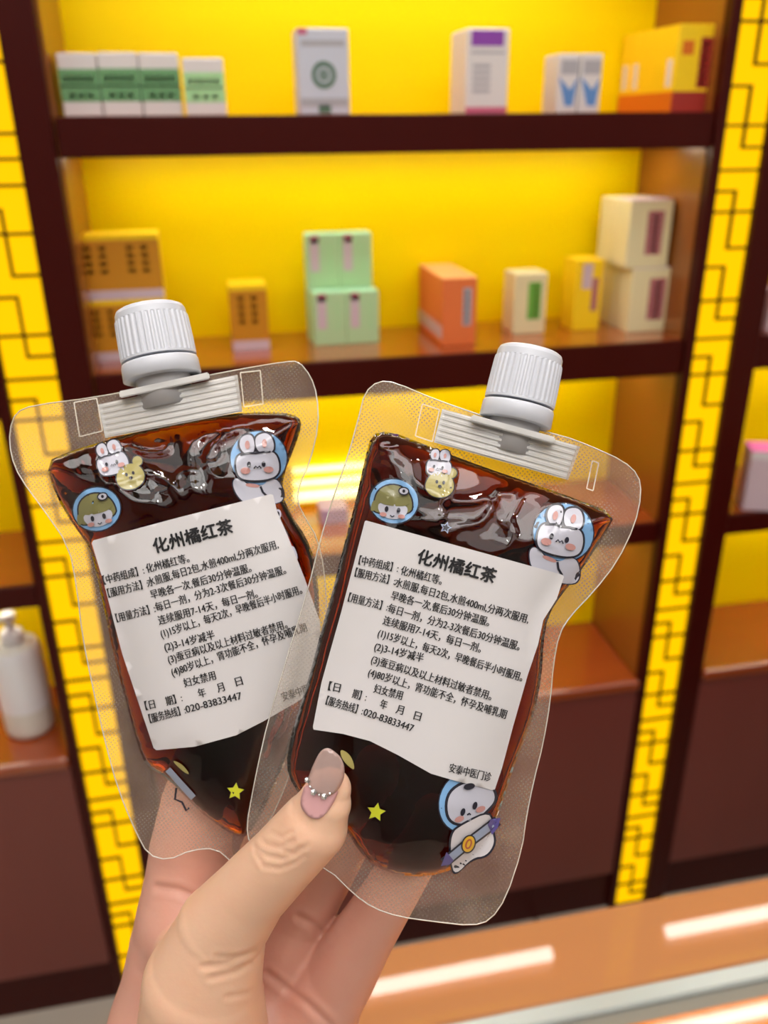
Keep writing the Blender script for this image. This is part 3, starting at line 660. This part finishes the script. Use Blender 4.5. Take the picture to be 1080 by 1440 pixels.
LP.prints('printed_figure', [(blob([(408, 768), (414, 768), (420, 786), (414, 790)]), 'white'), (blob([(416, 790), (420, 790), (422, 800), (417, 798)]), 'pinkish'), (ell(391, 723, 4.5, 7), 'white'), (ell(391, 723, 2.2, 4), 'line')])

def frame_mark(x0, y0, x1, y1, x2, y2, x3, y3, w=1.6):
    c = [(x0, y0), (x1, y1), (x2, y2), (x3, y3)]; return [(stroke([c[i], ((c[i][0] + c[(i + 1) % 4][0]) / 2, (c[i][1] + c[(i + 1) % 4][1]) / 2), c[(i + 1) % 4]], w), 'emb') for i in range(4)]
RP.prints('embossed_mark', frame_mark(833, 648, 842, 651, 834, 690, 825, 687))
RP.prints('embossed_mark', frame_mark(594, 568, 618, 576, 608, 621, 584, 613))
LP.prints('embossed_mark', frame_mark(338, 524, 366, 521, 370, 568, 343, 572))
LP.prints('embossed_mark', frame_mark(104, 566, 136, 560, 144, 606, 112, 614))
# ---- spout assemblies
def spout(P, cap_top, ring_bot, rcap, base, d):
    """base: 4 px corners TL TR BR BL of the ribbed boat"""
    a = camp(*cap_top, d) - P.c; b = camp(*ring_bot, d) - P.c
    ax = (a - b); Hh = np.linalg.norm(ax); ax = Vector(ax / Hh); r = rcap * d / F
    q = ax.to_track_quat('Z', 'Y').to_matrix().to_4x4(); q.translation = Vector(b)
    nr = 144
    rib = lambda k: 1 if (k % 4) in (0, 1) else .965
    prof = [(r * .90, Hh * .265, 0), (r * .985, Hh * .27, 0), (r * .985, Hh * .30, 0), (r * .99, Hh * .305, 1), (r * .985, Hh * .5, 1), (r * .965, Hh * .78, 1), (r * .955, Hh * .84, 1), (r * .93, Hh * .85, 0), (r * .92, Hh * .93, 0), (r * .88, Hh * .975, 0), (r * .80, Hh * .998, 0), (r * .4, Hh * 1.0, 0)]
    vs, fs = lathe(prof, nr, rib); o = mk('cap', vs, fs, cap_m, P.t, smooth=False); o.matrix_local = q
    for p in o.data.polygons: p.use_smooth = False
    vs, fs = lathe([(r * .97, Hh * .0, 0), (r * 1.02, Hh * .012, 0), (r * 1.01, Hh * .20, 0), (r * .985, Hh * .235, 0), (r * .90, Hh * .24, 0)], 64)
    o = mk('tamper_ring', vs, fs, cap_m, P.t, smooth=True); o.matrix_local = q
    vs, fs = lathe([(r * .72, -Hh * .42, 0), (r * .72, Hh * .0, 0), (r * .72, Hh * .3, 0)], 40)
    o = mk('neck', vs, fs, neck_m, P.t, smooth=True); o.matrix_local = q
    # bridges between cap and ring
    TL, TR, BR, BL = [np.array(p, float) for p in base]
    # flange plates
    cL = np.array(cap_top); dirx = (TR - TL) / np.hypot(*(TR - TL)); diry = (BL - TL) / np.hypot(*(BL - TL)); diry = np.array([-dirx[1], dirx[0]])
    top_mid = (TL + TR) / 2
    bc = np.array(ring_bot, float)
    def plate(nm, c, halfw, t0, t1, th, m, taper=1.0):
        pts_ = []
        for (u, v) in ((-halfw, t0), (halfw, t0), (halfw * taper, t1), (-halfw * taper, t1)): pts_.append(c + dirx * u + diry * v)
        pts_ = np.array(pts_); A = camp(pts_[:, 0], pts_[:, 1], d - th) - P.c; B = camp(pts_[:, 0], pts_[:, 1], d + th) - P.c
        bm = bmesh.new(); va = [bm.verts.new(v) for v in A]; vb = [bm.verts.new(v) for v in B]
        bm.faces.new(va[::-1]); bm.faces.new(vb)
        for k in range(4): bm.faces.new((va[k], va[(k + 1) % 4], vb[(k + 1) % 4], vb[k]))
        bmesh.ops.recalc_face_normals(bm, faces=bm.faces); bmesh.ops.bevel(bm, geom=list(bm.edges), offset=.0004, segments=2, affect='EDGES')
        return bmo(nm, bm, m, P.t)
    plate('flange', bc, rcap * 1.22, 5, 15, .010, spout_m)
    # boat with ribs
    nv, nu = 60, 40; L = (np.hypot(*(TR - TL)) + np.hypot(*(BR - BL))) / 2; T = .0072
    ringN = 2 * nu; vs, fs = [], []
    for j in range(nv + 1):
        v = j / nv; rid = .5 - .5 * math.cos(v * 2 * math.pi * 6); s_ = T * (.95 + .05 * min(1, rid * 1.6)); e = (TL + (BL - TL) * v); f = (TR + (BR - TR) * v)
        for k in range(ringN):
            if k < nu: u = k / nu; sg = 1
            else: u = 1 - (k - nu) / nu; sg = -1
            prof_ = max(.0007, s_ * (1 - (2 * u - 1) ** 2) ** .9 + .0002 * (rid > .35)); p = e + (f - e) * u
            vs.append(camp(p[0], p[1], d - sg * prof_) - P.c)
    for j in range(nv):
        for k in range(ringN): fs.append((j * ringN + k, j * ringN + (k + 1) % ringN, (j + 1) * ringN + (k + 1) % ringN, (j + 1) * ringN + k))
    fs.append(tuple(range(ringN))); fs.append(tuple(nv * ringN + k for k in range(ringN))[::-1])
    o = mk('spout_base', vs, fs, spout_m, P.t, smooth=False)
    bm = bmesh.new(); bm.from_mesh(o.data); bmesh.ops.recalc_face_normals(bm, faces=bm.faces); bm.to_mesh(o.data); bm.free()
spout(RP, (747, 493), (724, 594), 50, ((622, 575), (816, 628), (799, 675), (610, 622)), .275)
spout(LP, (210, 434), (229, 532), 53, ((138, 569), (334, 527), (341, 579), (148, 616)), .299)

# ================================================================ HAND
def N_(px, py, d, r): p = camp(px, py, d); return (p, r * d / F)
thumb = [N_(463, 1110, .2585, 31), N_(456, 1130, .259, 38), N_(440, 1162, .2615, 49), N_(398, 1207, .267, 50), N_(354, 1253, .275, 53), N_(312, 1306, .284, 64), N_(285, 1385, .292, 84), N_(285, 1480, .303, 95)]
index = [N_(252, 1450, .330, 95), N_(262, 1330, .327, 78), N_(268, 1250, .3235, 66), N_(268, 1195, .3225, 57), N_(278, 1130, .3225, 51), N_(300, 1060, .322, 46), N_(326, 1000, .321, 40)]
middle = [N_(330, 1340, .342, 62), N_(370, 1240, .340, 48), N_(398, 1160, .334, 44), N_(418, 1080, .330, 41), N_(430, 1030, .328, 37)]
ring = [N_(380, 1372, .340, 58), N_(420, 1289, .332, 43), N_(451, 1238, .325, 41), N_(484, 1180, .317, 38), N_(510, 1120, .3105, 35), N_(530, 1075, .308, 32)]
pinky = [N_(436, 1425, .335, 64), N_(478, 1372, .326, 50), N_(514, 1311, .315, 43), N_(545, 1262, .306, 39), N_(582, 1200, .3015, 36), N_(612, 1145, .3005, 32)]
palm = [N_(252, 1450, .330, 95), N_(330, 1460, .340, 95), N_(400, 1450, .344, 96), N_(436, 1425, .338, 66)]
palm2 = [N_(330, 1340, .342, 62), N_(330, 1460, .340, 95), N_(310, 1600, .328, 118), N_(300, 1760, .325, 118)]
heel = [N_(400, 1450, .344, 96), N_(360, 1560, .335, 105), N_(310, 1640, .328, 118)]
web = [N_(280, 1340, .308, 62), N_(262, 1300, .318, 60)]
def sd_chain(G, ch):
    d = np.full(G.shape[:-1], 1e3)
    for (a, ra), (b, rb) in zip(ch[:-1], ch[1:]):
        ab = b - a; L = ab @ ab; t = np.clip(((G - a) @ ab) / L, 0, 1); q = G - a - t[..., None] * ab
        d = np.minimum(d, np.sqrt((q * q).sum(-1)) - (ra + t * (rb - ra)))
    return d
def smin(a, b, k): h = np.clip(.5 + .5 * (b - a) / k, 0, 1); return b * (1 - h) + a * h - k * h * (1 - h)
def smax(a, b, k): return -smin(-a, -b, k)
def build_hand():
    vx = .0008
    allp = [n for c in (thumb, index, middle, ring, pinky, palm, palm2) for n in c]
    lo = np.min([p - r for p, r in allp], 0) - .004; hi = np.max([p + r for p, r in allp], 0) + .004
    lo[1] = camp(0, 1720, .325)[1]
    dims = np.ceil((hi - lo) / vx).astype(int) + 1
    ax = [lo[i] + vx * np.arange(dims[i]) for i in range(3)]
    G = np.stack(np.meshgrid(*ax, indexing='ij'), -1).astype(np.float64)
    D = smin(sd_chain(G, palm), sd_chain(G, palm2), .010); D = smin(D, sd_chain(G, heel), .010)
    dt = sd_chain(G, thumb); D = smin(D, sd_chain(G, web), .008)
    fi = [sd_chain(G, c) for c in (index, middle, ring, pinky)]
    D = smin(D, fi[0], .006)
    for f in fi[1:]: D = smin(D, f, .0035)
    D = smin(D, dt, .0035)
    # creases of the thumb knuckle
    def on_thumb(px, py):                       # depth of the thumb surface
        best = None
        P0 = np.array([px, py], float)
        for (a, ra), (b, rb) in zip(thumb[:-1], thumb[1:]):
            A = np.array([540 + F * a[0] / -a[2], 720 - F * a[1] / -a[2]]); B = np.array([540 + F * b[0] / -b[2], 720 - F * b[1] / -b[2]])
            t = np.clip(((P0 - A) @ (B - A)) / ((B - A) @ (B - A)), 0, 1); dd = -(a[2] + t * (b[2] - a[2])); r = ra + t * (rb - ra)
            off = np.hypot(*(P0 - A - t * (B - A))) * dd / F; z = dd - math.sqrt(max(r * r - off * off, 0))
            if best is None or z < best: best = z
        return best
    # colour weights
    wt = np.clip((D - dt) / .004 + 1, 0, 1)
    # surface nets
    inside = D < 0
    s = [slice(None, -1), slice(1, None)]
    cor = [(i, j, k) for i in (0, 1) for j in (0, 1) for k in (0, 1)]
    cnt = sum(inside[s[i], s[j], s[k]].astype(np.int8) for i, j, k in cor)
    act = (cnt > 0) & (cnt < 8); ci = np.argwhere(act); idx = -np.ones(act.shape, int); idx[act] = np.arange(len(ci))
    acc = np.zeros((len(ci), 3)); num = np.zeros(len(ci))
    val = {c: D[ci[:, 0] + c[0], ci[:, 1] + c[1], ci[:, 2] + c[2]] for c in cor}
    for a in cor:
        for axis in range(3):
            if a[axis] == 0:
                b = list(a); b[axis] = 1; b = tuple(b); va, vb = val[a], val[b]; x = (va < 0) != (vb < 0)
                t = np.where(x, va / (va - vb + 1e-20), 0); p = np.array(a, float)[None] + t[:, None] * (np.array(b) - np.array(a))[None]
                acc[x] += p[x]; num[x] += 1
    V = lo + vx * (ci + acc / num[:, None])
    Fc = []
    for axis in range(3):
        o1, o2 = [(1, 2), (2, 0), (0, 1)][axis]
        a = inside; sl0 = [slice(None)] * 3; sl1 = [slice(None)] * 3; sl0[axis] = slice(None, -1); sl1[axis] = slice(1, None)
        ch = a[tuple(sl0)] != a[tuple(sl1)]; e = np.argwhere(ch); ok = (e[:, o1] > 0) & (e[:, o2] > 0) & (e[:, o1] < act.shape[o1]) & (e[:, o2] < act.shape[o2]); e = e[ok]
        def g(d1, d2): q = e.copy(); q[:, o1] -= d1; q[:, o2] -= d2; return idx[q[:, 0], q[:, 1], q[:, 2]]
        quad = np.stack([g(0, 0), g(1, 0), g(1, 1), g(0, 1)], 1); ins0 = inside[e[:, 0], e[:, 1], e[:, 2]]
        quad[~ins0] = quad[~ins0][:, ::-1]; Fc.append(quad)
    Fc = np.concatenate(Fc); Fc = Fc[(Fc >= 0).all(1)]
    W_ = wt[ci[:, 0], ci[:, 1], ci[:, 2]]
    px = 540 + F * V[:, 0] / -V[:, 2]; py = 720 - F * V[:, 1] / -V[:, 2]; PP = np.stack([px, py], 1); dep = -V[:, 2]
    def seg_d(P, a, b):
        a, b = np.array(a, float), np.array(b, float); ab = b - a; t = np.clip(((P - a) @ ab) / (ab @ ab), 0, 1); return np.hypot(*(P - a - t[:, None] * ab).T)
    def crease(ln, sig, amt, dmin, dmax):
        d = np.min([seg_d(PP, a, b) for a, b in zip(ln[:-1], ln[1:])], 0); m = (dep > dmin) & (dep < dmax); V[:, 2] -= np.where(m, amt * (np.exp(-(d / sig) ** 2) - .35 * np.exp(-((d - 2.2 * sig) / sig) ** 2)), 0)
    for ln in ([(364, 1176), (374, 1188), (392, 1192), (412, 1182)], [(360, 1192), (374, 1204), (396, 1208), (420, 1200), (432, 1188)], [(370, 1218), (392, 1222), (414, 1214), (428, 1204)], [(382, 1170), (396, 1178), (410, 1170)],
               [(356, 1184), (358, 1198), (368, 1212)], [(398, 1196), (412, 1200), (424, 1192)]):
        crease(ln, 3.0, .00032, .2, .275)
    for ln in ([(372, 1328), (350, 1342), (318, 1354), (285, 1360)], [(352, 1356), (330, 1368), (296, 1376)], [(368, 1388), (350, 1398), (320, 1402)], [(360, 1340), (334, 1346), (306, 1346)]):
        crease(ln, 4, .00040, .2, .32)
    for ln in ([(376, 1370), (400, 1388), (430, 1410), (462, 1440), (480, 1470)], [(420, 1290), (440, 1300), (462, 1322)], [(222, 1248), (250, 1252), (280, 1264)]):
        crease(ln, 5, .0008, .29, .36)
    return V, Fc, W_, on_thumb
HV, HF, HW, on_thumb = build_hand()
hc = camp(330, 1350, .32)
def skin_mat(): 
    m = bpy.data.materials.new('skin'); m.use_nodes = True; nt = m.node_tree; b = nt.nodes['Principled BSDF']
    at = nt.nodes.new('ShaderNodeAttribute'); at.attribute_name = 'tone'
    tc = nt.nodes.new('ShaderNodeTexCoord'); n = nt.nodes.new('ShaderNodeTexNoise'); n.inputs['Scale'].default_value = 70; n.inputs['Detail'].default_value = 3; nt.links.new(tc.outputs['Object'], n.inputs[0])
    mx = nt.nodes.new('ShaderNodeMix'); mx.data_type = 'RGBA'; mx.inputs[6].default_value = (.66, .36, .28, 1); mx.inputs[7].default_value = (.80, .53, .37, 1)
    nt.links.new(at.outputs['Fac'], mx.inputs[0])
    m2 = nt.nodes.new('ShaderNodeMix'); m2.data_type = 'RGBA'; m2.blend_type = 'MULTIPLY'; m2.inputs[7].default_value = (.96, .84, .80, 1); nt.links.new(n.outputs[0], m2.inputs[0]); nt.links.new(mx.outputs[2], m2.inputs[6]); nt.links.new(m2.outputs[2], b.inputs['Base Color'])
    b.inputs['Roughness'].default_value = .45; b.inputs['Subsurface Weight'].default_value = .25; b.inputs['Subsurface Radius'].default_value = (.006, .002, .001); b.inputs['Subsurface Scale'].default_value = 1
    n2 = nt.nodes.new('ShaderNodeTexNoise'); n2.inputs['Scale'].default_value = 500; nt.links.new(tc.outputs['Object'], n2.inputs[0]); bp = nt.nodes.new('ShaderNodeBump'); bp.inputs['Strength'].default_value = .15; bp.inputs['Distance'].default_value = .0004
    nt.links.new(n2.outputs[0], bp.inputs['Height']); nt.links.new(bp.outputs[0], b.inputs['Normal']); return m
skin = skin_mat()
hand = mk('hand', HV - hc, HF, skin, None, smooth=True)
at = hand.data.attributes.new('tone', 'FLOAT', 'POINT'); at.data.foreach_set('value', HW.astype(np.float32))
hand.matrix_world = Matrix.Translation((EYE + R @ hc).tolist()) @ M3.to_4x4()
tag(hand, 'left hand with a jewelled thumb nail pinching the bottoms of both tea pouches', 'hand')
# nail
A0, A1 = thumb[1][0], thumb[2][0]
def nail_depth(P, lift, ext=1.0):
    a = np.array([463, 1060.]); b = np.array([440, 1162.]); dr = (b - a) / np.hypot(*(b - a)); o = P - a; al = o @ dr; s_ = (o @ np.array([-dr[1], dr[0]])) + 2
    rr = 35.; arch = np.sqrt(np.clip(1 - (s_ / (rr * 1.35)) ** 2, .05, 1)); z = .2500 - (arch - 1) * .0115
    return z - lift + np.clip((25 - al) / 60, 0, 1) ** 2 * .0015 + np.clip((al - 45) / 60, 0, 1) * .0004
def nail(name, poly, m, lift, th):
    V, Fc, nb = region(smoothpoly(poly, 2), (), 5)
    q = camp(V[:, 0], V[:, 1], nail_depth(V, lift)) - hc
    a, b, c = q[Fc[0]]
    if np.cross(b - a, c - a)[2] < 0: Fc = Fc[:, ::-1]
    o = mk(name, q, Fc, m, hand, smooth=True); sm = o.modifiers.new('t', 'SOLIDIFY'); sm.thickness = th; sm.offset = -1; return o
nail_gel = mat('clear_pink_gel_nail', (.74, .52, .47), .06, coat=1, trans=.5, bump=(120, .3, .001))
nail_pink = mat('bare_pink_nail', (.66, .36, .37), .25, coat=.6)
o = nail('nail_bed', pts((430, 1100), (458, 1118), (478, 1108), (470, 1128), (458, 1146), (446, 1153), (432, 1148), (422, 1134), (423, 1120)), nail_pink, .0003, .0008)
o = nail('gel_nail', pts((458, 1051), (468, 1055), (479, 1064), (485, 1079), (484, 1096), (474, 1114), (458, 1122), (442, 1115), (431, 1102), (436, 1086), (442, 1072), (449, 1058)), nail_gel, .0010, .0009)
gem = mat('rhinestone', (.9, .9, .92), .05, metal=.9, coat=1)
for (x, y, rr) in ((432, 1097, 4.5), (441, 1114, 5.2), (456, 1120, 5), (449, 1118, 1.8), (464, 1116, 2), (436, 1106, 1.8)):
    dd = float(nail_depth(np.array([[x, y]], float), .0014)[0]); bm = bmesh.new()
    bmesh.ops.create_icosphere(bm, subdivisions=1, radius=rr * dd / F); g = bmo('rhinestone', bm, gem, hand); g.location = Vector(camp(x, y, dd) - hc); g.scale = (1, 1, .6)
